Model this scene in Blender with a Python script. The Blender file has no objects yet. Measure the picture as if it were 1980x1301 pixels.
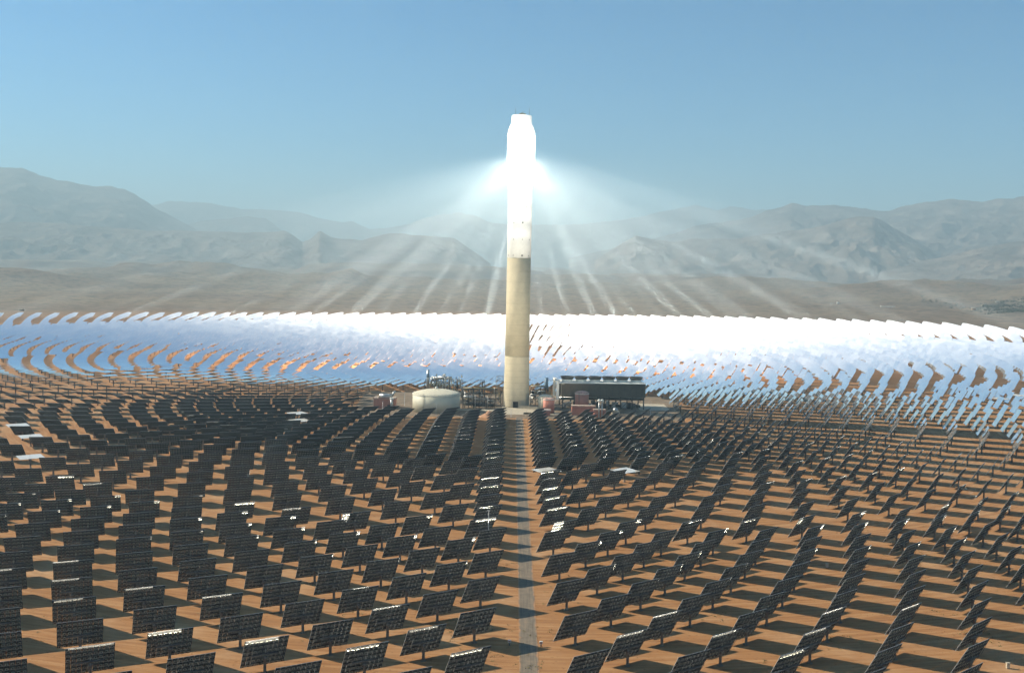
import bpy, bmesh, math, random
import numpy as np
from mathutils import Matrix, Vector

random.seed(7)
rng = np.random.default_rng(11)
SC = bpy.context.scene
COL = SC.collection

# ------------------------------------------------------------------ camera model
F_PX, PW, PH = 1980.0, 1980.0, 1301.0
CAM_D, CAM_H, CAM_X = 871.70, 121.575, -2.758
YAW, PITCH, ROLL = -0.00221395, math.atan((650.5 - 510.0) / 1980.0), 0.01912


def cam_axes():
    f = np.array([math.sin(YAW) * math.cos(PITCH), math.cos(YAW) * math.cos(PITCH), -math.sin(PITCH)])
    r0 = np.array([math.cos(YAW), -math.sin(YAW), 0.0])
    u0 = np.cross(r0, f)
    r = math.cos(ROLL) * r0 + math.sin(ROLL) * u0
    return r, np.cross(r, f), f


CR, CU, CF = cam_axes()
CPOS = np.array([CAM_X, -CAM_D, CAM_H])


def ray(px, py):
    v = CF + CR * ((px - PW / 2) / F_PX) + CU * ((PH / 2 - py) / F_PX)
    return v


def on_plane(px, py, z=0.0):
    v = ray(px, py)
    return CPOS + v * ((z - CPOS[2]) / v[2])


def at_y(px, py, y):
    v = ray(px, py)
    return CPOS + v * ((y - CPOS[1]) / v[1])


def proj(P):
    v = np.asarray(P, float) - CPOS
    z = v @ CF
    return PW / 2 + F_PX * (v @ CR) / z, PH / 2 - F_PX * (v @ CU) / z, z


# ------------------------------------------------------------------ noise
_perm = rng.permutation(512)
_grad = rng.uniform(0, 2 * np.pi, 512)


def noise2(x, y):
    xi = np.floor(x).astype(int); yi = np.floor(y).astype(int)
    xf = x - xi; yf = y - yi

    def g(ix, iy):
        a = _grad[_perm[(_perm[ix & 511] + iy) & 511]]
        return np.cos(a), np.sin(a)
    u = xf * xf * xf * (xf * (xf * 6 - 15) + 10); v = yf * yf * yf * (yf * (yf * 6 - 15) + 10)
    a = g(xi, yi); b = g(xi + 1, yi); c = g(xi, yi + 1); d = g(xi + 1, yi + 1)
    n00 = a[0] * xf + a[1] * yf; n10 = b[0] * (xf - 1) + b[1] * yf
    n01 = c[0] * xf + c[1] * (yf - 1); n11 = d[0] * (xf - 1) + d[1] * (yf - 1)
    return 1.5 * ((n00 * (1 - u) + n10 * u) * (1 - v) + (n01 * (1 - u) + n11 * u) * v)


def fbm(x, y, o=5, ridged=False):
    s = 0; a = 1; t = 0
    for i in range(o):
        n = noise2(x * 2 ** i + 17.3 * i, y * 2 ** i - 9.1 * i)
        if ridged: n = 1 - 2 * np.abs(n)
        s = s + a * n; t += a; a *= .5
    return s / t


def sstep(a, b, x):
    t = np.clip((x - a) / (b - a), 0, 1)
    return t * t * (3 - 2 * t)


HILLS = ((-2050, 3100, 62, 420), (2350, 3000, 70, 560), (1750, 3600, 60, 430), (2900, 3900, 95, 700), (1250, 4700, 50, 420), (-900, 4300, 34, 380), (-1900, 5200, 60, 500))


def ground_z(x, y):
    x = np.asarray(x, float); y = np.asarray(y, float)
    r = np.hypot(x, y)
    near = -0.008 * x * sstep(-60, -350, y) * (1 - sstep(500, 900, np.abs(x)))
    w = sstep(1650, 3200, r) * sstep(200, 1600, y)
    far = w * (14 * fbm(x / 900, y / 900, 4) + 45 * sstep(3500, 9000, r) * (fbm(x / 2600 + 3, y / 2200, 5) + .25))
    mesa = sstep(.05, .22, fbm(x / 1500 + 8, y / 1100 + 2, 4)) * sstep(4200, 6000, r) * sstep(0, 2500, y)
    bad = sstep(3000, 4500, r) * sstep(0, 2500, y) * 46 * np.clip(fbm(x / 420, y / 420, 4, True), 0, 1) * sstep(-.1, .3, fbm(x / 2500 + 1, y / 2500 - 4, 2))
    hill = 0
    for hx, hy, hh, hw in HILLS: hill = hill + hh * np.exp(-(((x - hx) / hw) ** 2 + ((y - hy) / (hw * .6)) ** 2)) * (1 + .35 * fbm(x / 180 + hx, y / 180, 4, True))
    rug = sstep(1700, 2600, r) * sstep(100, 1200, y) * (9 * fbm(x / 210 + 5, y / 170, 4, True) + 2.5 * fbm(x / 70, y / 70, 2))
    return near + far + 52 * mesa + bad + hill + rug


# ------------------------------------------------------------------ materials
def mat(name):
    m = bpy.data.materials.new(name); m.use_nodes = True
    nt = m.node_tree; nt.nodes.clear()
    out = nt.nodes.new('ShaderNodeOutputMaterial')
    return m, nt, out


def N(nt, t, **k):
    n = nt.nodes.new(t)
    for a, b in k.items():
        if a.startswith('_'): setattr(n, a[1:], b)
        else: n.inputs[a.replace('__', ' ')].default_value = b
    return n


def simple(name, col, rough=.7, metal=0., var=.25, scale=.6, bump=0., spec=.3):
    """a painted / plain surface with procedural mottling"""
    m, nt, out = mat(name)
    p = N(nt, 'ShaderNodeBsdfPrincipled', Roughness=rough, Metallic=metal)
    p.inputs['Specular IOR Level'].default_value = spec
    tc = N(nt, 'ShaderNodeTexCoord'); no = N(nt, 'ShaderNodeTexNoise', Scale=scale, Detail=6.)
    nt.links.new(tc.outputs['Object'], no.inputs['Vector'])
    mr = N(nt, 'ShaderNodeMapRange'); mr.inputs[3].default_value = 1 - var; mr.inputs[4].default_value = 1 + var
    mr.inputs[1].default_value = .3; mr.inputs[2].default_value = .7
    nt.links.new(no.outputs['Fac'], mr.inputs[0])
    mx = N(nt, 'ShaderNodeVectorMath', _operation='SCALE'); mx.inputs[0].default_value = col[:3]
    nt.links.new(mr.outputs[0], mx.inputs['Scale'])
    nt.links.new(mx.outputs[0], p.inputs['Base Color'])
    if bump:
        b = N(nt, 'ShaderNodeBump', Strength=bump, Distance=.3); nt.links.new(no.outputs['Fac'], b.inputs['Height']); nt.links.new(b.outputs[0], p.inputs['Normal'])
    nt.links.new(p.outputs[0], out.inputs['Surface'])
    return m


def mirror_mat(name='heliostat_mirror_glass', dust_glare=.02):
    m, nt, out = mat(name)
    g = N(nt, 'ShaderNodeBsdfGlossy', Color=(.70, .82, .88, 1), Roughness=0.02)
    d = N(nt, 'ShaderNodeBsdfGlossy', Color=(.9, .88, .85, 1), Roughness=0.44)
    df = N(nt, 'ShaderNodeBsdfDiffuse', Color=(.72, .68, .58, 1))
    geo = N(nt, 'ShaderNodeNewGeometry')
    mr = N(nt, 'ShaderNodeMapRange'); mr.inputs[3].default_value = .12; mr.inputs[4].default_value = .19
    nt.links.new(geo.outputs['Random Per Island'], mr.inputs[0])
    a = N(nt, 'ShaderNodeMixShader'); nt.links.new(mr.outputs[0], a.inputs[0])
    b = N(nt, 'ShaderNodeMixShader'); b.inputs[0].default_value = dust_glare
    nt.links.new(g.outputs[0], a.inputs[1]); nt.links.new(d.outputs[0], a.inputs[2])
    nt.links.new(a.outputs[0], b.inputs[1]); nt.links.new(df.outputs[0], b.inputs[2])
    nt.links.new(b.outputs[0], out.inputs['Surface'])
    return m


def ground_mat():
    m, nt, out = mat('desert_soil')
    p = N(nt, 'ShaderNodeBsdfPrincipled', Roughness=.95); p.inputs['Specular IOR Level'].default_value = .1
    geo = N(nt, 'ShaderNodeNewGeometry')
    L = nt.links.new

    def noise(scale, det=6., rough=.55, stretch=None):
        v = geo.outputs['Position']
        if stretch:
            mp = N(nt, 'ShaderNodeMapping'); mp.inputs['Scale'].default_value = stretch; L(v, mp.inputs[0]); v = mp.outputs[0]
        n = N(nt, 'ShaderNodeTexNoise', Scale=scale, Detail=det, Roughness=rough); L(v, n.inputs['Vector']); return n.outputs['Fac']

    def ramp(fac, stops):
        r = N(nt, 'ShaderNodeValToRGB'); e = r.color_ramp.elements
        while len(e) < len(stops): e.new(.5)
        for q, (t, c) in zip(e, stops): q.position = t; q.color = (*c, 1)
        L(fac, r.inputs[0]); return r.outputs[0]

    def mix(fac, a, b, mode='MIX'):
        x = N(nt, 'ShaderNodeMix', _data_type='RGBA', _blend_type=mode)
        if isinstance(fac, float): x.inputs[0].default_value = fac
        else: L(fac, x.inputs[0])
        L(a, x.inputs[6]); L(b, x.inputs[7]); return x.outputs[2]
    # field soil: orange, swept, with paler and yellower patches
    c1 = ramp(noise(.012, 8), [(.3, (.30, .141, .049)), (.5, (.355, .174, .064)), (.72, (.41, .222, .093))])
    c2 = ramp(noise(.16, 8, .65), [(.3, (.25, .115, .040)), (.55, (.36, .178, .068)), (.8, (.45, .248, .108))])
    field = mix(.5, c1, c2)
    streak = noise(.5, 5, .6, (.12, 1.4, 1))
    field = mix(.35, field, ramp(streak, [(.35, (.30, .14, .068)), (.65, (.47, .25, .13))]))
    sp = N(nt, 'ShaderNodeSeparateXYZ'); L(geo.outputs['Position'], sp.inputs[0])
    at = N(nt, 'ShaderNodeMath', _operation='ARCTAN2'); L(sp.outputs[0], at.inputs[0]); L(sp.outputs[1], at.inputs[1])
    l2 = N(nt, 'ShaderNodeVectorMath', _operation='LENGTH'); L(geo.outputs['Position'], l2.inputs[0])
    cb = N(nt, 'ShaderNodeCombineXYZ'); L(at.outputs[0], cb.inputs[0]); L(l2.outputs['Value'], cb.inputs[1])
    mp2 = N(nt, 'ShaderNodeMapping'); mp2.inputs['Scale'].default_value = (14, .55, 1); L(cb.outputs[0], mp2.inputs[0])
    tn = N(nt, 'ShaderNodeTexNoise', Scale=1., Detail=4., Roughness=.6); L(mp2.outputs[0], tn.inputs['Vector'])
    field = mix(.5, field, ramp(tn.outputs['Fac'], [(.36, (.225, .107, .041)), (.5, (.36, .178, .068)), (.64, (.47, .28, .13))]))
    spk = ramp(noise(1.1, 2, .5), [(.66, (1, 1, 1)), (.74, (.35, .33, .3))])
    field = mix(1.0, field, spk, 'MULTIPLY')
    # pale washed patches
    field = mix(ramp(noise(.03, 6, .6), [(.52, (0, 0, 0)), (.70, (.55, .55, .55))]), field, ramp(noise(.4, 4), [(.3, (.44, .27, .14)), (.7, (.56, .37, .21))]))
    # desert beyond: grey brown plain with olive and pink bands
    d1 = ramp(noise(.0011, 8, .6, (.55, 1.3, 1)), [(.32, (.085, .062, .043)), (.44, (.17, .115, .075)), (.53, (.225, .16, .095)), (.62, (.20, .15, .10)), (.75, (.29, .20, .14))])
    d2 = ramp(noise(.008, 8, .7), [(.3, (.07, .05, .035)), (.5, (.20, .14, .09)), (.62, (.24, .17, .11)), (.85, (.36, .26, .17))])
    des = mix(.45, d1, d2)
    des = mix(1.0, des, ramp(noise(.035, 3, .6), [(.50, (1, 1, 1)), (.58, (.55, .56, .5))]), 'MULTIPLY')
    # steep faces show darker bare rock
    sep = N(nt, 'ShaderNodeSeparateXYZ'); L(geo.outputs['Normal'], sep.inputs[0])
    st = N(nt, 'ShaderNodeMapRange'); st.inputs[1].default_value = .985; st.inputs[2].default_value = .90; L(sep.outputs[2], st.inputs[0])
    rock = ramp(noise(.02, 8, .7), [(.3, (.10, .062, .042)), (.7, (.20, .12, .075))])
    des = mix(st.outputs[0], des, rock)
    ln = N(nt, 'ShaderNodeVectorMath', _operation='LENGTH'); L(geo.outputs['Position'], ln.inputs[0])
    fw = N(nt, 'ShaderNodeMapRange'); fw.inputs[1].default_value = 1250; fw.inputs[2].default_value = 1750; L(ln.outputs['Value'], fw.inputs[0])
    col = mix(fw.outputs[0], field, des)
    L(col, p.inputs['Base Color'])
    bp = N(nt, 'ShaderNodeBump', Strength=.35, Distance=.25); L(noise(.8, 8, .7), bp.inputs['Height']); L(bp.outputs[0], p.inputs['Normal'])
    L(p.outputs[0], out.inputs['Surface'])
    return m


def mountain_mat(name, a, b, c):
    m, nt, out = mat(name)
    L = nt.links.new
    p = N(nt, 'ShaderNodeBsdfPrincipled', Roughness=1.); p.inputs['Specular IOR Level'].default_value = 0.
    geo = N(nt, 'ShaderNodeNewGeometry')
    mp = N(nt, 'ShaderNodeMapping'); mp.inputs['Scale'].default_value = (1, 1, 3.5); L(geo.outputs['Position'], mp.inputs[0])
    n = N(nt, 'ShaderNodeTexNoise', Scale=.0022, Detail=12., Roughness=.7); L(mp.outputs[0], n.inputs['Vector'])
    r = N(nt, 'ShaderNodeValToRGB'); e = r.color_ramp.elements; e.new(.5)
    for q, (t, cc) in zip(e, ((.36, a), (.5, b), (.66, c))): q.position = t; q.color = (*cc, 1)
    L(n.outputs['Fac'], r.inputs[0]); L(r.outputs[0], p.inputs['Base Color'])
    n2 = N(nt, 'ShaderNodeTexNoise', Scale=.006, Detail=10., Roughness=.65); L(geo.outputs['Position'], n2.inputs['Vector'])
    bp = N(nt, 'ShaderNodeBump', Strength=.9, Distance=70.); L(n2.outputs['Fac'], bp.inputs['Height']); L(bp.outputs[0], p.inputs['Normal'])
    L(p.outputs[0], out.inputs['Surface'])
    return m


M = {}
M['mirror'] = mirror_mat()
M['soil'] = ground_mat()
M['glare_white'] = mirror_mat('stowed_mirror_glare', .62)  # diffuse white paints the sky glare of the flat mirrors
M['rim'] = simple('mirror_edge', (.5, .5, .48), .5, .2, .1, .5)
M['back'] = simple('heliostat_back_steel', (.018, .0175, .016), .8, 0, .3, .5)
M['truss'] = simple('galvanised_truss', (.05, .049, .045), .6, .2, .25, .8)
M['bracket'] = simple('galvanised_bracket', (.46, .46, .38), .55, .1, .3, 1.5)
M['post'] = simple('pedestal_steel', (.16, .115, .08), .7, .1, .25, .7)
M['tube'] = simple('torque_tube_steel', (.11, .105, .10), .6, .3, .2, .7)


# ------------------------------------------------------------------ mesh builder
class MB:
    def __init__(s): s.v = []; s.f = []; s.m = []; s.mats = []; s.smooth = []

    def mi(s, m):
        if m not in s.mats: s.mats.append(m)
        return s.mats.index(m)

    def add(s, V, Fc, m, smooth=False):
        o = len(s.v); s.v += [tuple(map(float, p)) for p in V]; k = s.mi(m)
        for f in Fc: s.f.append(tuple(i + o for i in f)); s.m.append(k); s.smooth.append(smooth)

    def box(s, c, d, m, rot=None):
        x, y, z = (q / 2 for q in d)
        P = [(-x, -y, -z), (x, -y, -z), (x, y, -z), (-x, y, -z), (-x, -y, z), (x, -y, z), (x, y, z), (-x, y, z)]
        if rot is not None: P = [tuple(rot @ Vector(p)) for p in P]
        s.add([(p[0] + c[0], p[1] + c[1], p[2] + c[2]) for p in P],
              [(0, 3, 2, 1), (4, 5, 6, 7), (0, 1, 5, 4), (1, 2, 6, 5), (2, 3, 7, 6), (3, 0, 4, 7)], m)

    def bar(s, a, b, w, m, n=4, w2=None):
        a = Vector(a); b = Vector(b); d = (b - a); L = d.length
        if L < 1e-6: return
        d.normalize(); u = d.orthogonal().normalized(); v = d.cross(u)
        if n == 4 and abs(d.z) < .99: u = d.cross(Vector((0, 0, 1))).normalized(); v = d.cross(u)
        V = []
        for p, r in ((a, w), (b, w if w2 is None else w2)):
            for i in range(n):
                t = 2 * math.pi * (i + .5) / n
                V.append(p + (u * math.cos(t) + v * math.sin(t)) * r)
        Fc = [(i, (i + 1) % n, n + (i + 1) % n, n + i) for i in range(n)] + [tuple(range(n))[::-1], tuple(range(n, 2 * n))]
        s.add(V, Fc, m, n > 6)

    def lathe(s, prof, m, n=32, c=(0, 0, 0), cap=True):
        V = []; Fc = []
        for r, z in prof:
            for i in range(n):
                t = 2 * math.pi * i / n
                V.append((c[0] + r * math.cos(t), c[1] + r * math.sin(t), c[2] + z))
        for k in range(len(prof) - 1):
            for i in range(n):
                j = (i + 1) % n
                Fc.append((k * n + i, k * n + j, (k + 1) * n + j, (k + 1) * n + i))
        s.add(V, Fc, m, True)
        if cap:
            o = len(s.v); k = s.mi(m)
            base = o - len(V)
            s.f.append(tuple(base + i for i in range(n))[::-1]); s.m.append(k); s.smooth.append(False)
            s.f.append(tuple(base + (len(prof) - 1) * n + i for i in range(n))); s.m.append(k); s.smooth.append(False)

    def mesh(s, name):
        me = bpy.data.meshes.new(name); me.from_pydata(s.v, [], s.f)
        for m in s.mats: me.materials.append(m)
        me.polygons.foreach_set('material_index', s.m); me.polygons.foreach_set('use_smooth', s.smooth)
        me.update(); return me

    def build(s, name, parent=None, loc=None):
        o = bpy.data.objects.new(name, s.mesh(name)); COL.objects.link(o)
        if parent: o.parent = parent
        if loc is not None: o.location = loc
        return o


def tag(o, label=None, cat=None, group=None, kind=None):
    if label: o['label'] = label
    if cat: o['category'] = cat
    if group: o['group'] = group
    if kind: o['kind'] = kind
    return o


def empty(name, loc, label=None, cat=None, group=None):
    o = bpy.data.objects.new(name, None); COL.objects.link(o); o.location = loc; o.empty_display_size = 2
    return tag(o, label, cat, group)


def np_mesh(name, V, quads, midx, mats, smooth=False):
    me = bpy.data.meshes.new(name)
    me.vertices.add(len(V)); me.vertices.foreach_set('co', V.astype(np.float32).ravel())
    nq = len(quads)
    me.loops.add(nq * 4); me.loops.foreach_set('vertex_index', quads.astype(np.int32).ravel())
    me.polygons.add(nq); me.polygons.foreach_set('loop_start', np.arange(0, nq * 4, 4, dtype=np.int32))
    me.polygons.foreach_set('loop_total', np.full(nq, 4, dtype=np.int32))
    for m in mats: me.materials.append(m)
    me.polygons.foreach_set('material_index', np.asarray(midx, dtype=np.int32))
    me.polygons.foreach_set('use_smooth', np.full(nq, bool(smooth)))
    me.update(calc_edges=True); me.validate()
    return me


# ------------------------------------------------------------------ light
SUN_EL, SUN_AZ = math.radians(32.5), math.radians(-74.0)      # azimuth from +Y, negative = left
SUN_DIR = np.array([math.sin(SUN_AZ) * math.cos(SUN_EL), math.cos(SUN_AZ) * math.cos(SUN_EL), math.sin(SUN_EL)])
REC = np.array([0., 0., 212.])

# ------------------------------------------------------------------ ground sheet
def axis(lim0, lim1, fine0, fine1, step, g=1.12):
    a = list(np.arange(fine0, fine1 + .1, step))
    s = step; x = a[-1]
    while x < lim1: s = min(s * g, 700); x += s; a.append(x)
    s = step; x = a[0]; b = []
    while x > lim0: s = min(s * g, 700); x -= s; b.append(x)
    return np.array(b[::-1] + a)


gx = axis(-26000, 26000, -3400, 3400, 32, 1.05); gy = axis(-3000, 27000, -1000, 8000, 32, 1.06)
X, Y = np.meshgrid(gx, gy)
V = np.stack([X, Y, ground_z(X, Y)], -1).reshape(-1, 3)
nx, ny = len(gx), len(gy)
idx = np.arange(nx * ny).reshape(ny, nx)
Q = np.stack([idx[:-1, :-1], idx[:-1, 1:], idx[1:, 1:], idx[1:, :-1]], -1).reshape(-1, 4)
me = np_mesh('ground', V, Q, np.zeros(len(Q)), [M['soil']], True)
g = bpy.data.objects.new('ground', me); COL.objects.link(g); g['kind'] = 'structure'

# ------------------------------------------------------------------ heliostat field layout
HW, HH, HC = 13.0, 11.6, 6.3          # panel width, height, pivot height
OUT = [(0, 603), (200, 603), (500, 603), (640, 603.5), (1000, 607), (1200, 608.5), (1387, 611), (1570, 615), (1670, 618), (1770, 621), (1880, 626), (1960, 632)]
_o = np.array([on_plane(x, y, 11.5)[:2] for x, y in OUT])
print('outer r', [(round(float(np.hypot(*p))), round(math.degrees(math.atan2(p[0], p[1])))) for p in _o])
_oa = np.arctan2(_o[:, 0], _o[:, 1]); _or = np.hypot(_o[:, 0], _o[:, 1])


def outer(az):
    return np.interp(az, _oa, _or)


def pair_step(r):
    return float(np.interp(r, [60, 281, 283, 424, 426, 490, 570, 640, 750, 1500], [14.4, 14.6, 17.5, 21, 26, 30, 36, 32, 31, 35]))


ZN = [(60, None), (283, .0745), (445, .0510), (630, .0355), (850, .0265), (1130, .0245)]
RINGS = [66 + 14.6 * i for i in range(15)] + [287, 304.5, 323.5, 344, 365, 386, 409, 433] + [450.2 + 16.75 * i for i in range(11)]
while RINGS[-1] < 1720: RINGS.append(RINGS[-1] + pair_step(RINGS[-1]) / 2)
pos = []
for k, r in enumerate(RINGS):
    zone = max(i for i, z in enumerate(ZN) if r >= z[0])
    a = ZN[zone][1]; n_ = np.arange(400)
    if zone == 0: pitch = 20.0 / r; ts = 15.5 / r + pitch * n_
    elif zone == 1:                       # every arc starts beside the road, the rest is staggered
        pitch = (21.5 + (r - 283) * .043) / r; ts = (15.5 + 2.5 * (r > 420)) / r + pitch * (n_ - (.42 if k % 2 else 0) * (n_ > 0))
    elif zone == 2: pitch = a; ts = .0295 + pitch * (n_ + .5 * ((k + 1) % 2))
    else: pitch = a; ts = .0295 * min(1, 540 / r) + pitch * (n_ + (.5 * (k % 2) if r < 1130 else (.21 * k) % 1))
    ts = ts[ts < math.pi - (.012 if k % 2 else 0)]
    for side in (-1, 1):
        for n, t in enumerate(ts):
            ang = math.pi - side * t - math.radians(.26)           # measured from +Y, the road lies along -Y
            pos.append((r * math.sin(ang), r * math.cos(ang), r, k, side, n))
P = np.array([p[:3] for p in pos])
keep = P[:, 2] < outer(np.arctan2(P[:, 0], P[:, 1])) + 3
keep &= ~((np.abs(P[:, 0]) < 135) & (P[:, 1] > -74) & (P[:, 1] < 85))
# in view (with a margin for shadows and side steps)
v = P.copy(); v[:, 2] = 7; v -= CPOS
dz = v @ CF; sx = PW / 2 + F_PX * (v @ CR) / np.maximum(dz, 1); sy = PH / 2 - F_PX * (v @ CU) / np.maximum(dz, 1)
keep &= (dz > 120) & (sx > -330) & (sx < 2200) & (sy < 1420)
sel = np.where(keep)[0]
print('heliostats', len(sel))

base = np.stack([P[sel, 0], P[sel, 1], ground_z(P[sel, 0], P[sel, 1])], -1)
info = [pos[i] for i in sel]
hsx, hsy, hdz = sx[sel], sy[sel], dz[sel]
piv = base + np.array([0, 0, HC])
tor = REC - piv; tor /= np.linalg.norm(tor, axis=1)[:, None]
_az = np.radians(-71.0 + 3.0 * sstep(-40, -380, base[:, 1])); _el = math.radians(31.5)
SUN_AT = np.stack([np.sin(_az) * math.cos(_el), np.cos(_az) * math.cos(_el), np.full(len(_az), math.sin(_el))], -1)
nrm = tor + SUN_AT; nrm /= np.linalg.norm(nrm, axis=1)[:, None]
nrm += rng.normal(0, .0045, nrm.shape); nrm /= np.linalg.norm(nrm, axis=1)[:, None]


def frame_axes(n):
    X = np.cross(np.array([0, 0, 1.]), n) * -1.0   # panel width axis
    X = np.stack([n[:, 1], -n[:, 0], np.zeros(len(n))], -1)
    X /= np.linalg.norm(X, axis=1)[:, None]
    Yp = np.cross(n, X)                             # local y so that (X, Y, n) is right handed
    return X, Yp, n


AX, AY, AN = frame_axes(nrm)

# ------------------------------------------------------------------ exposure and air
SKY_S = .064; EXPO = 0.79
HAZE_D, HAZE_G, HAZE_COL = 1.06e-4, .10, (.60, .84, .93, 1)
BEAMS, BEAM_W, SPILL, GLARE_SIGN = True, 4.1e7, 3.2e6, 1.0
FLASH, FLASH_D = 420, 780
RAYS, RAY_E = 60, 115.0
# a few heliostats lie flat (stowed) or are mis-aimed, as in the photograph
FLAT = [(575, 797), (573, 814), (69, 849), (18, 828), (95, 892), (1232, 906), (1050, 911), (1946, 764), (1930, 771), (1462, 705), (410, 687), (233, 724), (53, 719)]
flat_ids = []
for px, py in FLAT:
    q = on_plane(px, py, HC)
    j = int(np.argmin(np.hypot(base[:, 0] - q[0], base[:, 1] - q[1])))
    flat_ids.append(j)
    nrm[j] = np.array([.015, -.02, 1.0]) / np.linalg.norm([.015, -.02, 1.0])
AX, AY, AN = frame_axes(nrm)

# ---- heliostat meshes ------------------------------------------------------
FW, FH = HW / 9, HH / 6


def panel_mesh():
    mb = MB()
    for i in range(9):
        for j in range(6):
            c = ((i - 4) * FW, (j - 2.5) * FH, .30); a, b, t = FW / 2 - .03, FH / 2 - .03, .05
            x0, x1, y0, y1, z0, z1 = c[0] - a, c[0] + a, c[1] - b, c[1] + b, c[2] - t, c[2] + t
            V = [(x0, y0, z0), (x1, y0, z0), (x1, y1, z0), (x0, y1, z0), (x0, y0, z1), (x1, y0, z1), (x1, y1, z1), (x0, y1, z1)]
            mb.add(V, [(4, 5, 6, 7)], M['mirror'])
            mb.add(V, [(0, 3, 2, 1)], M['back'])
            mb.add(V, [(0, 1, 5, 4), (1, 2, 6, 5), (2, 3, 7, 6), (3, 0, 4, 7)], M['rim'])
    return mb.mesh('mirror_panel')


def frame_mesh():
    mb = MB()
    for j in range(6):                                     # purlins, one per facet row
        mb.box((0, (j - 2.5) * FH - .2, .17), (HW * .985, .10, .14), M['truss'])
    for i in range(8):                                     # vertical trusses
        x = (i - 3.5) * HW / 8.2
        mb.box((x, 0, .02), (.10, HH * .96, .10), M['truss'])
        mb.bar((x, -HH * .47, .02), (x, 0, -.55), .05, M['truss']); mb.bar((x, HH * .47, .02), (x, 0, -.55), .05, M['truss'])
    for i in range(9):                                     # U brackets that hold each facet
        for j in range(6):
            x, y = (i - 4) * FW, (j - 2.5) * FH + .32
            mb.box((x - .34, y, .15), (.13, .52, .16), M['bracket']); mb.box((x + .34, y, .15), (.13, .52, .16), M['bracket'])
            mb.box((x, y - .30, .15), (.62, .11, .16), M['bracket'])
    return mb.mesh('support_frame')


def tube_mesh():
    mb = MB(); mb.bar((-HW * .30, 0, -.62), (HW * .30, 0, -.62), .30, M['tube'], 10)
    mb.box((0, 0, -.62), (.9, .7, .7), M['tube'])
    return mb.mesh('torque_tube')


def pedestal_mesh():
    mb = MB()
    mb.lathe([(.95, 0), (.95, .12), (.46, .14), (.42, HC - 2.6), (.50, HC - 2.4), (.62, HC - 1.7)], M['post'], 12)
    return mb.mesh('pedestal')


def drive_mesh():
    mb = MB()
    mb.lathe([(.62, HC - 1.7), (.62, HC - 1.1), (.45, HC - 1.05), (.45, HC - .62)], M['tube'], 12)
    mb.bar((0, -.2, HC - 1.4), (0, -.75, HC + 1.5), .09, M['bracket'], 6)
    mb.box((.7, 0, HC - 1.4), (.5, .4, .45), M['tube'])
    return mb.mesh('drive_unit')


ME = dict(p=panel_mesh(), f=frame_mesh(), t=tube_mesh(), s=pedestal_mesh(), d=drive_mesh())
GROUP = 'heliostats facing the solar tower'


GLARE_PANEL = ME['p'].copy(); GLARE_PANEL.materials[0] = M['glare_white']


def place(j, label, proto=[None]):
    if proto[0] is None:
        r = empty('heliostat', (0, 0, 0))
        kids = []
        for nm, k in (('pedestal', 's'), ('drive_unit', 'd'), ('mirror_panel', 'p')):
            o = bpy.data.objects.new(nm, ME[k]); COL.objects.link(o); o.parent = r; kids.append(o)
        for nm, k in (('support_frame', 'f'), ('torque_tube', 't')):
            o = bpy.data.objects.new(nm, ME[k]); COL.objects.link(o); o.parent = kids[2]; kids.append(o)
        proto[0] = (r, kids)
    else:
        r0, k0 = proto[0]
        r = r0.copy(); COL.objects.link(r); kids = []
        for o in k0:
            c = o.copy(); COL.objects.link(c); kids.append(c)
            c.parent = kids[2] if o.parent == k0[2] else r
    if j in flat_ids: kids[2].data = GLARE_PANEL
    r.location = base[j]
    tag(r, label, 'heliostat', GROUP)
    az = math.atan2(AX[j][1], AX[j][0])
    kids[1].rotation_euler = (0, 0, az)
    R = Matrix((AX[j], AY[j], AN[j])).transposed().to_4x4()
    kids[2].matrix_local = Matrix.Translation((0, 0, HC)) @ R
    return r


inframe = (hsx > -25) & (hsx < PW + 25) & (hsy < PH + 40) & (hdz > 0)
order = [int(j) for j in np.argsort(hdz) if inframe[j]]
near = order[:286]
ORD = ['first', 'second', 'third', 'fourth', 'fifth', 'sixth', 'seventh', 'eighth', 'ninth', 'tenth', 'eleventh', 'twelfth', 'thirteenth', 'fourteenth',
       'fifteenth', 'sixteenth', 'seventeenth', 'eighteenth', 'nineteenth', 'twentieth', '21st', '22nd', '23rd', '24th', '25th', '26th', '27th', '28th', '29th', '30th', '31st', '32nd', '33rd', '34th', '35th', '36th']
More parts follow.
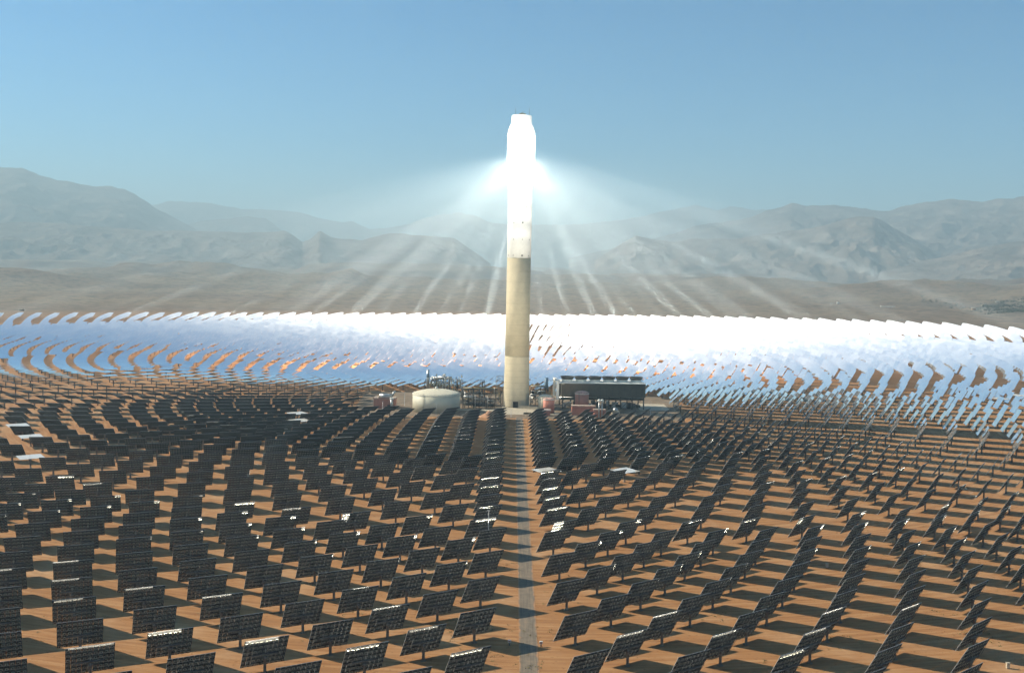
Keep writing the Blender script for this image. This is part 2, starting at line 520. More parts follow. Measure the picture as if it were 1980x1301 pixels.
# arcs are counted along the road from the bottom edge of the picture; places along an arc are counted from the road
near_rings = sorted({info[j][3] for j in near}, reverse=True)
arc_ok = [k for k in near_rings]
labels = {}
for side, word in ((-1, 'left'), (1, 'right')):
    for k in near_rings:
        row = [j for j in range(len(info)) if info[j][3] == k and info[j][4] * 1 == side and inframe[j]]
        row.sort(key=lambda j: abs(base[j][0] - 3))
        for n, j in enumerate(row):
            x = hsx[j]
            sd = 'left' if x < 1005 else 'right'
            labels[j] = (k, n, sd)
for j in near:
    k, n, sd = labels[j]
    a = near_rings.index(k)
    labels[j] = 'dark-backed heliostat, %s from the road on its %s, in the %s arc from the bottom' % (ORD[n], sd, ORD[a])
FLAT_LABEL = ['heliostat lying flat in dark left field, upper of two in line left of the tank', 'heliostat lying flat in dark left field, lower of two in line left of the tank',
              'heliostat lying flat with a bright tilted corner in the far left dark field', 'heliostat lying flat cut by the left picture edge in the dark field',
              'heliostat lying flat at left edge, lowest of the bright flat ones there', 'heliostat lying flat in dark field right of the road, farther from the road',
              'heliostat lying flat in dark field right beside the road',
              'heliostat lying flat among blue mirrors at right edge, upper of two', 'heliostat lying flat among blue mirrors at right edge, lower of two',
              'mis-aimed heliostat lying flat among white mirrors right of the cooling block', 'mis-aimed heliostat lying flat among blue mirrors left of the tank',
              'flat heliostat among nearest blue mirrors at left, nearer the tower', 'flat heliostat among nearest blue mirrors at far left edge']
done = set(near)
for j in near: place(j, labels[j])
for j, lb in zip(flat_ids[:9], FLAT_LABEL):
    if j not in done: place(j, lb); done.add(j)


# ---- the rest of the field as one mass ---------------------------------------
def box_t(c, d):
    x, y, z = (q / 2 for q in d)
    return np.array([(-x, -y, -z), (x, -y, -z), (x, y, -z), (-x, y, -z), (-x, -y, z), (x, -y, z), (x, y, z), (-x, y, z)]) + np.array(c)


BF = np.array([(0, 3, 2, 1), (4, 5, 6, 7), (0, 1, 5, 4), (1, 2, 6, 5), (2, 3, 7, 6), (3, 0, 4, 7)])
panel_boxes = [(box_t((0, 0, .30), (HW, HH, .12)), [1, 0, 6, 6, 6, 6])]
for i in range(6): panel_boxes.append((box_t((0, (i - 2.5) * HH / 6, .12), (HW * .98, .14, .22)), [2] * 6))
panel_boxes.append((box_t((0, 0, -.4), (HW * .6, .55, .6)), [5] * 6))
detail = []
for i in range(9):
    for q in range(6): detail.append((box_t(((i - 4) * FW, (q - 2.5) * FH + .3, .14), (.62, .22, .2)), [4] * 6))
post_boxes = [(box_t((0, 0, HC / 2 - .2), (.75, .75, HC)), [3] * 6)]


def mass(name, ids, ids_detail):
    Vs, Qs, Ms = [], [], []; o = 0
    for group, sub, is_post in ((panel_boxes, ids, False), (detail, ids_detail, False), (post_boxes, ids, True)):
        n = len(sub)
        for tb, mm in group:
            if is_post: W = base[sub][:, None, :] + tb[None]
            else: W = piv[sub][:, None, :] + tb[None, :, 0, None] * AX[sub][:, None] + tb[None, :, 1, None] * AY[sub][:, None] + tb[None, :, 2, None] * AN[sub][:, None]
            Vs.append(W.reshape(-1, 3)); q = BF[None] + (o + 8 * np.arange(n))[:, None, None]
            Qs.append(q.reshape(-1, 4)); Ms.append(np.tile(mm, n)); o += 8 * n
    me = np_mesh(name, np.concatenate(Vs), np.concatenate(Qs), np.concatenate(Ms), [M['mirror'], M['back'], M['truss'], M['post'], M['bracket'], M['tube'], M['rim'], M['glare_white']])
    ob = bpy.data.objects.new(name, me); COL.objects.link(ob); return ob


rest = np.array([j for j in range(len(sel)) if j not in done])
facing = ((CPOS - piv) * nrm).sum(1) < 0
det = np.array([j for j in rest if hdz[j] < 640 and facing[j] and inframe[j]])
fh = mass('heliostat_field', rest, det); fh['kind'] = 'stuff'
fh['label'] = 'field of thousands of heliostats ringing the solar tower'; fh['category'] = 'heliostat field'
print('near', len(near), 'rest', len(rest), 'detailed', len(det))

# ---- added lamps standing in for sunlight outer heliostats throw on the next ones' backs
def flash_pairs():
    out_ = []; used = set(); rf = random.Random(4)
    gu = (np.arange(15) + .5) / 15 - .5
    U, W_ = np.meshgrid(gu * HW, gu * HH); U = U.ravel(); W_ = W_.ravel()
    tgt = [i for i in range(len(sel)) if facing[i] and inframe[i] and hdz[i] < FLASH_D]
    rr_ = np.hypot(base[:, 0], base[:, 1])
    aims = tor.copy()
    big = set(int(np.argmin(np.hypot(hsx - x, hsy - y))) for x, y in ((110, 1285), (300, 1300), (415, 1022), (325, 1010), (80, 990), (790, 1035), (1220, 1045), (1605, 1050), (500, 1290), (700, 1300), (1095, 1040), (660, 1035)))
    tgt.sort(key=lambda i: i not in big)
    for i in tgt:
        if i not in big and rf.random() > (.34 if hdz[i] < 400 else .7): continue
        d3 = piv[i] - piv; dist = np.linalg.norm(d3, axis=1)
        c = [j for j in np.where((dist > 8) & (dist < 60) & (rr_ > rr_[i] + 6))[0] if j not in used and j not in flat_ids]
        c.sort(key=lambda j: dist[j]); want = rf.uniform(.28, .5) if i in big else rf.uniform(.03, .11); best = None
        for j in c[:6]:
            ahead = None
            for up_ in (0, .06, .12, .18, .22, .26, .30, .34, .38, .44):
                aim = aims[j] + np.array([0, 0, up_]); aim /= np.linalg.norm(aim)
                x_ = AX[j] - (AX[j] @ aim) * aim; wx = np.linalg.norm(x_); x_ /= wx; y_ = np.cross(aim, x_); hy_ = max(abs(AY[j] @ y_), .2)
                P0 = piv[j] + U[:, None] * wx * x_ + W_[:, None] * hy_ * y_

                def hits(k):
                    den = aim @ AN[k]
                    if abs(den) < .03: return 0, None, None
                    t = ((piv[k] - P0) @ AN[k]) / den; H = P0 + t[:, None] * aim - piv[k]; hx, hy = H @ AX[k], H @ AY[k]
                    m_ = (np.abs(hx) < HW / 2) & (np.abs(hy) < HH / 2) & (t > 0)
                    return m_.mean(), (hy[m_].max() if m_.any() else None), m_
                f, top, hm = hits(i)
                if f > .008 and (top < -.08 * HH or i in big and top < .12 * HH) and (best is None or abs(f - want) < best[0]):
                    if ahead is None:
                        dj = piv - piv[j]; al_ = dj @ aims[j]; ahead = [k for k in np.where((al_ > 3) & (np.linalg.norm(dj, axis=1) < 75))[0] if k != i and k != j]
                    if max([hits(k)[0] for k in ahead] + [0]) < (.6 if i in big else .06): best = (abs(f - want), j, aim, f, (U[hm].min() - .3, U[hm].max() + .3, W_[hm].min() - .3, W_[hm].max() + .3))
        if best and best[3] < (.6 if i in big else .14): used.add(best[1]); out_.append(best)
    return out_


if FLASH:
    fl = flash_pairs(); print('flash', len(fl))
    for sc_, j, aim, f, (u0, u1, w0, w1) in fl[:FLASH]:
        l = bpy.data.lights.new('heliostat_reflection', 'AREA'); l.shape = 'RECTANGLE'
        z_ = aim; x_ = AX[j] - (AX[j] @ z_) * z_; wx = np.linalg.norm(x_); x_ = x_ / wx; y_ = np.cross(z_, x_)
        hy = max(abs(AY[j] @ y_), .2); l.size = (u1 - u0) * wx; l.size_y = (w1 - w0) * hy
        l.spread = math.radians(.6); l.energy = (13.0 if np.hypot(base[j][0], base[j][1]) < 290 else 46.0) * l.size * l.size_y; l.color = (1, .94, .80)
        o = bpy.data.objects.new('heliostat_reflection', l); COL.objects.link(o)
        c_ = piv[j] + x_ * wx * (u0 + u1) / 2 + y_ * hy * (w0 + w1) / 2 + aim * (.5 + .5 * HH * abs(AY[j] @ z_) + .5 * HW * abs(AX[j] @ z_))
        Rm = Matrix((-x_, y_, -z_)).transposed().to_4x4(); o.matrix_world = Matrix.Translation(Vector(c_)) @ Rm
# ------------------------------------------------------------------ road and pads
def strip(name, pts, w, m, lift):
    V = []; Fc = []
    for i, (x, y) in enumerate(pts):
        a = pts[min(i + 1, len(pts) - 1)]; b = pts[max(i - 1, 0)]
        d = Vector((a[0] - b[0], a[1] - b[1])).normalized(); nx_, ny_ = -d.y, d.x
        for s in (1, -1):
            xx, yy = x + s * nx_ * w / 2, y + s * ny_ * w / 2
            V.append((xx, yy, float(ground_z(xx, yy)) + lift))
        if i: Fc.append((2 * i - 2, 2 * i - 1, 2 * i + 1, 2 * i))
    mb = MB(); mb.add(V, Fc, m); o = mb.build(name); o['kind'] = 'structure'; return o


def road_mat():
    m, nt, out = mat('worn_asphalt'); L = nt.links.new
    p = N(nt, 'ShaderNodeBsdfPrincipled', Roughness=.9); p.inputs['Specular IOR Level'].default_value = .2
    geo = N(nt, 'ShaderNodeNewGeometry')
    mp = N(nt, 'ShaderNodeMapping'); mp.inputs['Scale'].default_value = (1.6, .05, 1); L(geo.outputs['Position'], mp.inputs[0])
    a = N(nt, 'ShaderNodeTexNoise', Scale=1., Detail=5.); L(mp.outputs[0], a.inputs['Vector'])
    b = N(nt, 'ShaderNodeTexNoise', Scale=.35, Detail=8., Roughness=.7); L(geo.outputs['Position'], b.inputs['Vector'])
    ad = N(nt, 'ShaderNodeMath', _operation='ADD'); L(a.outputs['Fac'], ad.inputs[0]); L(b.outputs['Fac'], ad.inputs[1])
    r = N(nt, 'ShaderNodeValToRGB'); e = r.color_ramp.elements; e.new(.5)
    for q, (t, c) in zip(e, ((.75, (.14, .112, .08)), (1., (.19, .155, .112)), (1.25, (.26, .195, .13)))): q.position = t / 2; q.color = (*c, 1)
    hf = N(nt, 'ShaderNodeMath', _operation='MULTIPLY'); hf.inputs[1].default_value = .5; L(ad.outputs[0], hf.inputs[0])
    L(hf.outputs[0], r.inputs[0])
    sp = N(nt, 'ShaderNodeSeparateXYZ'); L(geo.outputs['Position'], sp.inputs[0])
    ax_ = N(nt, 'ShaderNodeMath', _operation='MULTIPLY_ADD'); L(sp.outputs[1], ax_.inputs[0]); ax_.inputs[1].default_value = .0022; L(sp.outputs[0], ax_.inputs[2])
    sb = N(nt, 'ShaderNodeMath', _operation='SUBTRACT'); L(ax_.outputs[0], sb.inputs[0]); sb.inputs[1].default_value = 2.4
    ab = N(nt, 'ShaderNodeMath', _operation='ABSOLUTE'); L(sb.outputs[0], ab.inputs[0])
    en = N(nt, 'ShaderNodeTexNoise', Scale=.22, Detail=6., Roughness=.7); L(geo.outputs['Position'], en.inputs['Vector'])
    e2 = N(nt, 'ShaderNodeMath', _operation='MULTIPLY_ADD'); L(en.outputs['Fac'], e2.inputs[0]); e2.inputs[1].default_value = 3.0; L(ab.outputs[0], e2.inputs[2])
    mr = N(nt, 'ShaderNodeMapRange'); mr.inputs[1].default_value = 3.9; mr.inputs[2].default_value = 4.6; L(e2.outputs[0], mr.inputs[0])
    mx = N(nt, 'ShaderNodeMix', _data_type='RGBA'); L(mr.outputs[0], mx.inputs[0]); L(r.outputs[0], mx.inputs[6]); mx.inputs[7].default_value = (.42, .225, .11, 1)
    L(mx.outputs[2], p.inputs['Base Color']); L(p.outputs[0], out.inputs['Surface'])
    return m


M['road'] = road_mat()
M['verge'] = simple('road_verge_soil', (.40, .215, .115), .95, 0, .25, .3)
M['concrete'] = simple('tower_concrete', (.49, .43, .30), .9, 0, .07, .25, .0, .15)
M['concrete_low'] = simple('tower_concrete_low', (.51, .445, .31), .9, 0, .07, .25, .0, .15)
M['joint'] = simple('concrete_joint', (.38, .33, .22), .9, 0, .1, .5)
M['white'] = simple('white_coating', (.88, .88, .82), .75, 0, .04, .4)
M['pad'] = simple('gravel_pad', (.20, .145, .09), .95, 0, .25, .12)  # whole yard darkened to carry the shade under the condenser
M['padc'] = simple('pale_concrete', (.46, .40, .29), .9, 0, .15, .3)
M['cream'] = simple('cream_tank_paint', (.60, .56, .42), .55, 0, .05, .15)
M['creamroof'] = simple('cream_roof_paint', (.66, .60, .44), .6, 0, .05, .15)
M['red'] = simple('terracotta_paint', (.52, .20, .135), .6, 0, .08, .4)
M['redroof'] = simple('flat_roof', (.42, .33, .25), .85, 0, .15, .5)
M['wwhite'] = simple('white_metal', (.72, .70, .62), .5, 0, .08, .5)
M['wall'] = simple('wind_wall_brown', (.115, .085, .058), .8, 0, .12, .4)
M['steel'] = simple('plant_steel', (.16, .155, .14), .5, .4, .3, .6)
M['steeld'] = simple('dark_steel', (.06, .058, .052), .6, .3, .3, .6)
M['lag'] = simple('aluminium_lagging', (.46, .46, .43), .38, .6, .2, .6)
M['yellow'] = simple('ochre_steel', (.34, .27, .12), .6, .1, .3, .6)
M['blue'] = simple('blue_vessel', (.13, .20, .27), .5, .2, .15, .4)
M['dark'] = simple('dark_opening', (.02, .02, .02), .8, 0, .1, 1)
M['sand'] = simple('sand_heap', (.50, .27, .15), 1, 0, .25, .5)

strip('access_road', [(2.4 + .0022 * (-y), y) for y in np.arange(-900, -49, 12.)], 6.0, M['road'], .06)
mb = MB()
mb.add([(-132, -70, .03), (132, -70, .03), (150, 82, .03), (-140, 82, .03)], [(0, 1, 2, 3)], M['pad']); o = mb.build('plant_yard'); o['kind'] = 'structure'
mb = MB()
for c, d in (((5, -24, .06), (34, 50)), ((36, -42, .06), (60, 10)), ((118, 10, .06), (26, 40)), ((-36, -28, .06), (40, 8))):
    mb.add([(c[0] - d[0] / 2, c[1] - d[1] / 2, c[2]), (c[0] + d[0] / 2, c[1] - d[1] / 2, c[2]), (c[0] + d[0] / 2, c[1] + d[1] / 2, c[2]), (c[0] - d[0] / 2, c[1] + d[1] / 2, c[2])], [(0, 1, 2, 3)], M['padc'])
o = mb.build('plant_paving'); o['kind'] = 'structure'

# ------------------------------------------------------------------ solar tower
T = empty('solar_tower', (0, 0, 0), 'tall round concrete solar tower with glowing white receiver at its top', 'solar tower')


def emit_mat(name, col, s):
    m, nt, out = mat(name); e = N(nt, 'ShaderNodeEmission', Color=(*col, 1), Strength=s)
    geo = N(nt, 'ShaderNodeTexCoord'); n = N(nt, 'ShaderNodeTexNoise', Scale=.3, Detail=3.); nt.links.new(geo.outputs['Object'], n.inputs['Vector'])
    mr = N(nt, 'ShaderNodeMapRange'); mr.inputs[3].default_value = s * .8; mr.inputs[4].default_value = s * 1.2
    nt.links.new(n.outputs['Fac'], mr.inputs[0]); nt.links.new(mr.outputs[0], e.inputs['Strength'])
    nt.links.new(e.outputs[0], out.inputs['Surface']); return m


mb = MB(); pr = [(11.15, 0)]
for i in range(1, 44): pr.append((11.15 - .75 * i / 43, i)); 
mb.lathe(pr, M['concrete_low'], 64)
mb.build('shaft_base', T)
mb = MB(); mb.lathe([(10.40, 43), (10.50, 43.02), (10.50, 43.5), (10.38, 43.52)], M['joint'], 64, cap=False)
for z in (52, 61, 70, 79, 88, 97.5, 106, 115): mb.lathe([(10.42 - (z - 43) * .004, z), (10.46 - (z - 43) * .004, z + .02), (10.46 - (z - 43) * .004, z + .22), (10.42 - (z - 43) * .004, z + .24)], M['joint'], 64, cap=False)
for z in (6, 11, 16, 21, 26, 31, 37): mb.lathe([(11.17 - .75 * z / 43, z), (11.2 - .75 * z / 43, z + .02), (11.2 - .75 * z / 43, z + .2), (11.17 - .75 * z / 43, z + .22)], M['joint'], 64, cap=False)
mb.build('construction_joints', T)
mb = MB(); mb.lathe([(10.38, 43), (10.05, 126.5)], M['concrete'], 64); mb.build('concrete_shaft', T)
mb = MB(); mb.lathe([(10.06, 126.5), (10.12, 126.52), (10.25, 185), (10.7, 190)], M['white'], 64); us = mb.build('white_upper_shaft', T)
for k, (z, angs) in enumerate(((128.6, (-150, -119, -76, -40)), (142, (-119, -76, -35)), (156, (-160, -119, -76)), (169, (-60,)), (183, (-115, -76, -30)), (198, ()), (176, (-150, -100)))):
    for a in angs:
        q = math.radians(a); big = (a == -76 and k in (0, 2)) or (a == -115)
        ob = MB(); c, s_ = math.cos(q), math.sin(q); r0 = 10.02; rr = .62 if big else .36
        ob.bar((c * r0, s_ * r0, z), (c * (r0 + .35), s_ * (r0 + .35), z), rr, M['dark'], 10)
        ob.build('porthole', us)
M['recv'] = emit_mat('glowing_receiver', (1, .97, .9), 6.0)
mb = MB(); mb.lathe([(10.7, 190), (11.9, 190.8), (12.0, 197), (11.6, 197.5)], M['white'], 64); mb.build('receiver_skirt', T)
mb = MB(); mb.lathe([(11.6, 197.5), (11.6, 229)], M['recv'], 48); mb.build('receiver', T)
for i in range(16):                                   # receiver tube panel edges stay one pattern mesh
    pass
mb = MB(); mb.lathe([(11.7, 229), (11.5, 232), (9.6, 237.5), (8.7, 238), (8.4, 245.2), (8.0, 245.6)], M['white'], 48); mb.build('upper_heat_shield', T)
mb = MB(); mb.bar((-5.2, -3, 245), (-5.2, -3, 251), .12, M['steel']); mb.build('lightning_rod', T)
mb = MB(); mb.bar((6.2, -3, 245), (6.2, -3, 251.5), .12, M['steel']); mb.build('lightning_rod', T)
mb = MB(); mb.box((.5, 0, 246.6), (5.5, 2, 1.6), M['yellow']); mb.bar((-2, 0, 247), (1.5, 0, 248.6), .25, M['yellow']); mb.build('maintenance_crane', T)
mb = MB(); mb.box((-.6, -11.05, 2.7), (4.2, .8, 5.4), M['dark']); mb.box((-.6, -11.5, 5.6), (5.2, .5, .4), M['concrete_low']); mb.build('door', T)


# ------------------------------------------------------------------ power block
def tank(name, label, px, base_py, w_px, z_shell, z_dome, m, m2, extras=True):
    c = on_plane(px, base_py, 0); d = (c - CPOS) @ CF; R = w_px / 2 * d / F_PX
    t = empty(name, (c[0], c[1] + R, 0), label, 'tank', 'storage tanks round the tower')
    mb = MB(); mb.lathe([(R, 0), (R, z_shell)], m, 48); mb.build('shell', t)
    mb = MB(); pr = [(R + .18, z_shell), (R + .18, z_shell + .25)]
    for i in range(1, 9):
        a = i / 8; pr.append((max(R * math.cos(a * math.pi / 2), .4), z_shell + .25 + (z_dome - z_shell) * math.sin(a * math.pi / 2) if R < 10 else z_shell + .25 + (z_dome - z_shell) * (1 - (1 - a) ** 2)))
        if R >= 10: pr[-1] = (max(R * (1 - a), .4), z_shell + .25 + (z_dome - z_shell) * (1 - (1 - a) ** 2))
    mb.lathe(pr, m2, 48); mb.build('roof', t)
    mb = MB()
    mb.lathe([(R + .1, z_shell - .5), (R + .25, z_shell - .45), (R + .25, z_shell - .1), (R + .1, z_shell)], M['wwhite'], 48, cap=False)
    n = 40
    for i in range(n):
        a = 2 * math.pi * i / n; b = 2 * math.pi * (i + 1) / n
        mb.bar((R * math.cos(a), R * math.sin(a), z_shell + .2), (R * math.cos(a), R * math.sin(a), z_shell + 1.3), .05, M['steel'])
        mb.bar((R * math.cos(a), R * math.sin(a), z_shell + 1.3), (R * math.cos(b), R * math.sin(b), z_shell + 1.3), .05, M['steel'])
    mb.build('railing', t)
    mb = MB(); a = math.radians(-118)
    for s in (-.35, .35): mb.bar((R * math.cos(a) + s, (R + .35) * math.sin(a), 0), (R * math.cos(a) + s, (R + .35) * math.sin(a), z_shell + 1.5), .09, M['steeld'])
    mb.build('ladder', t)
    if extras:
        mb = MB(); mb.lathe([(1.2, z_dome + .2), (1.2, z_dome + 1.6), (.5, z_dome + 2.2)], M['wwhite'], 12); mb.build('roof_vent', t)
    return t, R


tank('storage_tank', 'huge cream domed storage tank left of the tower base', 840, 800, 94, 14.2, 17.6, M['cream'], M['creamroof'])
tank('water_tank', 'small cream domed tank just right of the tower', 1054.5, 792, 27, 9.6, 12.0, M['cream'], M['creamroof'], False)
tank('water_tank', 'small red tank in front of the small cream tank', 1061, 800, 22, 11.6, 12.5, M['red'], simple('pinkish_roof', (.62, .36, .28), .6), False)
tank('water_tank', 'red tank behind the red flat-roofed pump house', 1125.5, 795, 27, 14.4, 16.2, M['red'], simple('pink_roof', (.62, .36, .28), .6), False)


def block(name, label, cat, px0, px1, base_py, depth, h, m, roof, rot=0, parts=True):
    c0 = on_plane(px0, base_py); c1 = on_plane(px1, base_py); w = float(np.hypot(*(c1 - c0)[:2]))
    t = empty(name, ((c0[0] + c1[0]) / 2, (c0[1] + c1[1]) / 2 + depth / 2, 0), label, cat)
    t.rotation_euler = (0, 0, rot)
    mb = MB(); mb.box((0, 0, h / 2), (w, depth, h), m); mb.build('walls', t)
    mb = MB(); mb.box((0, 0, h + .2), (w + .8, depth + .8, .4), roof)
    mb.box((0, -depth / 2 - .2, h + .6), (w + .8, .3, .5), m); mb.build('roof', t)
    if parts:
        mb = MB(); mb.box((w * .25, -depth / 2 - .06, 1.6), (3.2, .14, 3.2), M['dark']); mb.build('door', t)
    return t, w


b1, w1 = block('electrical_building', 'red electrical building with grey ducts on its roof, far left', 'building', 722, 763, 790, 14, 8.0, M['red'], M['redroof'])
mb = MB(); mb.bar((-4, -3, 10), (6, -3, 10), 2.0, M['lag'], 12); mb.bar((6, -3, 10), (8.5, -3, 14.2), 1.0, M['lag'], 10); mb.box((0, -3, 8.8), (10, 3, 1.2), M['steeld']); mb.build('roof_duct', b1)
mb = MB(); mb.bar((6.5, -8.5, 0), (6.5, -8.5, 8), 1.2, M['lag'], 12); mb.lathe([(1.2, 8), (1.9, 8.6), (1.2, 9.4)], M['wwhite'], 12, (6.5, -8.5, 0)); mb.build('vent_stack', b1)
b2, w2 = block('pump_house', 'red flat-roofed pump house in front of the red tank', 'building', 1106, 1150, 803, 9, 7.0, M['red'], M['redroof'])
b3, w3 = block('pump_house', 'small red hut with a white twin vent beside the pump house', 'building', 1149, 1171, 807, 8, 5.5, M['red'], M['redroof'], 0, False)
mb = MB(); mb.bar((-1, -5.2, 0), (-1, -5.2, 13), .5, M['lag'], 10); mb.bar((1.4, -5.2, 0), (1.4, -5.2, 13), .5, M['lag'], 10)
for x in (-1, 1.4): mb.lathe([(.6, 12.6), (1.3, 13.2), (1.3, 14.4), (.3, 15)], M['wwhite'], 12, (x, -5.2, 0))
mb.build('twin_vent', b3)
b4, w4 = block('control_hut', 'low red hut with white roof edge below the small red tank', 'building', 1049, 1064, 804, 6, 4.2, M['red'], M['wwhite'], 0, False)
b5, w5 = block('control_hut', 'pale low hut with grey dome right of the twin vent', 'building', 1184, 1197, 804, 7, 3.0, M['padc'], M['padc'], 0, False)
mb = MB(); mb.lathe([(2.2, 3.4), (2.2, 4.6), (1.6, 5.8), (.4, 6.3)], M['lag'], 14); mb.build('tank_dome', b5)


# air cooled condenser: deck on legs, wind wall, six fans
A0 = on_plane(1083, 790); A1 = on_plane(1243, 790)
acx = (A0[0] + A1[0]) / 2; acw = float(A1[0] - A0[0]); ROTA = math.radians(4)
AC = empty('air_cooled_condenser', (acx, A0[1] + 14, 0), 'long raised air-cooled condenser with dark wind wall and six fans', 'condenser')
AC.rotation_euler = (0, 0, ROTA)
dep = 26.0; zb, zt = 10.2, 22.0
mb = MB(); mb.box((0, -dep / 2, (zb + zt) / 2 - .6), (acw, .5, zt - zb - 1.4), M['wall'])
for i in range(14): mb.box((-acw / 2 + (i + .5) * acw / 14, -dep / 2 - .3, (zb + zt) / 2 - .6), (.18, .12, zt - zb - 1.4), M['steeld'])
mb.build('wind_wall', AC)
mb = MB(); mb.box((0, dep / 2, (zb + zt) / 2), (acw, .5, zt - zb), M['wall']); mb.box((acw / 2, 0, (zb + zt) / 2), (.5, dep, zt - zb), M['wall']); mb.build('wind_wall', AC)
mb = MB(); mb.box((-1.2, 0, zt), (acw + 2.4, dep + 1.6, .5), M['wwhite']); mb.build('fan_deck', AC)
mb = MB()
for z in (zt + 1.1,): mb.box((-1.2, -dep / 2 - .7, z), (acw + 2.4, .1, .12), M['wwhite'])
for i in range(40): mb.box((-acw / 2 - 1 + i * acw / 39, -dep / 2 - .7, zt + .8), (.1, .1, .7), M['wwhite'])
mb.build('deck_railing', AC)
mb = MB()
for y in (-dep / 2 - .2, dep / 2 - 1): mb.box((-acw / 2 - 3.6, y, 16), (2.2, 1.6, 16), M['wwhite'])
mb.box((-acw / 2 - 3.6, 0, 23.2), (2.2, dep - 3, 1.5), M['wwhite']); mb.box((-acw / 2 + 1, -dep / 2 + .4, zt / 2 + 5), (2.6, .4, zt - 11), M['padc'])
mb.build('white_end_frame', AC)
nf = 6
for i in range(nf):
    x = -acw / 2 + (i + .5) * acw / nf
    mb = MB(); prof = [(4.7, zt + .25), (4.5, zt + 1.4), (4.7, zt + 2.2)]
    mb.lathe(prof, M['wwhite'], 32, (x, -1, 0), cap=False); mb.lathe([(4.72, zt + 2.2), (5.3, zt + 3.1), (6.1, zt + 4.5), (5.9, zt + 4.5), (4.5, zt + 2.6), (4.5, zt + .9)], M['steeld'], 32, (x, -1, 0), cap=False)
    fs = mb.build('fan_shroud', AC)
    mb = MB()
    for k in range(6):
        a = math.pi / 3 * k + i; R3 = Matrix.Rotation(a, 3, 'Z') @ Matrix.Rotation(.35, 3, 'X')
        mb.box((x + 2.3 * math.cos(a), -1 + 2.3 * math.sin(a), zt + 3.4), (4.2, .9, .1), M['dark'], R3)
    mb.lathe([(1.1, zt + 2.6), (1.1, zt + 4.0), (.3, zt + 4.4)], M['steeld'], 12, (x, -1, 0)); mb.box((x, -1, zt + 4.5), (10.4, .5, .3), M['steeld'])
    mb.build('fan', fs)
for i in range(8):
    for y in (-dep / 2 + .8, dep / 2 - .8):
        x = -acw / 2 + 1 + i * (acw - 2) / 7
        mb = MB(); mb.box((x, y, zb / 2), (.9, .9, zb), M['steeld'])
        if i < 7:
            mb.bar((x, y, .5), (x + (acw - 2) / 7, y, zb), .22, M['steeld'])
        mb.build('leg', AC)
mb = MB()
r2 = random.Random(3)
for i in range(16):
    x = -acw / 2 + 4 + i * (acw - 8) / 15
    mb.box((x, r2.uniform(-8, 8), r2.uniform(1.5, 3)), (r2.uniform(1.5, 4), 3, r2.uniform(2, 5)), r2.choice([M['steel'], M['steeld'], M['lag']]))
mb.bar((-acw / 2, -6, 8), (acw / 2, -6, 8), 1.1, M['steeld'], 10); mb.bar((-acw / 2, 4, 7), (acw / 2, 4, 7), 1.4, M['lag'], 10)
mb.build('ductwork', AC)


# steam generator: a stack of vessels and pipes in an open steel frame
def frame_tower(mb, x0, x1, y0, y1, levels, nx_, m, w=.22):
    for i in range(nx_ + 1):
        x = x0 + (x1 - x0) * i / nx_
        for y in (y0, y1): mb.bar((x, y, 0), (x, y, levels[-1]), w, m)
        for z in levels:
            mb.bar((x, y0, z), (x, y1, z), w * .8, m)
            if i < nx_:
                xn = x0 + (x1 - x0) * (i + 1) / nx_
                for y in (y0, y1): mb.bar((x, y, z), (xn, y, z), w * .8, m)
    for i in range(0, nx_, 2):
        xa, xb = x0 + (x1 - x0) * i / nx_, x0 + (x1 - x0) * (i + 1) / nx_
        for a, b in zip([0] + levels[:-1], levels): mb.bar((xa, y0, a), (xb, y0, b), w * .6, m)


sg = on_plane(853, 782); sgx, sgy = float(sg[0]), float(sg[1]) + 24
SG = empty('steam_generator', (sgx, sgy, 0), 'tangle of pipes and vessels in a steel frame behind the cream tank', 'steam plant')
r3 = random.Random(5)
mb = MB(); frame_tower(mb, -16, 17, -8, 8, [6, 12, 18], 6, M['steeld']); mb.build('steel_frame', SG)
mb = MB(); mb.bar((-13.4, -3, 10), (-13.4, -3, 27.5), 1.15, M['lag'], 14); mb.bar((-13.4, -3, 21), (-13.4, -3, 24.5), 1.25, M['blue'], 14); mb.build('stack', SG)
for i in range(11):
    x = -10 + i * 2.5; h = r3.uniform(19, 23); rr = r3.uniform(.35, .75)
    mb = MB(); mb.bar((x, -9 + r3.uniform(0, 4), r3.uniform(8, 14)), (x, -7, h), rr, r3.choice([M['lag'], M['lag'], M['steel'], M['wwhite']]), 10)
    mb.build('riser_pipe', SG)
for i in range(5):
    mb = MB(); y = r3.uniform(-6, 6); z = (7.5, 13.5, 19.6, 20.5, 14)[i]; xx = r3.uniform(-9, 6)
    rr = r3.uniform(.9, 1.5); mb.bar((xx - 6, y, z), (xx + 6, y, z), rr, r3.choice([M['lag'], M['yellow'], M['steel']]), 14)
    mb.build('steam_drum', SG)
mb = MB()
for i in range(80):
    x = r3.uniform(-15, 16); y = r3.uniform(-9, 6); z = r3.uniform(2, 21); L_ = r3.uniform(2, 8)
    mt_ = r3.choice([M['lag'], M['steel'], M['steeld'], M['yellow'], M['wwhite']])
    ax_ = r3.choice([0, 0, 2]); q = [x, y, z]; q[ax_] += L_
    q[2] = min(q[2], 23); mb.bar((x, y, z), q, r3.uniform(.18, .4), mt_, 8)
    if r3.random() < .5: mb.lathe([(.1, 0), (.8, .3), (.8, .9), (.1, 1.3)], mt_, 8, (x, y, z))
mb.build('pipework', SG)
mb = MB(); mb.lathe([(.3, 21.8), (1.3, 22.5), (1.3, 23.6), (.3, 24.4)], M['wwhite'], 14, (1, -3, 0)); mb.bar((1, -3, 18), (1, -3, 22), .3, M['steel'], 8); mb.build('vent_silencer', SG)


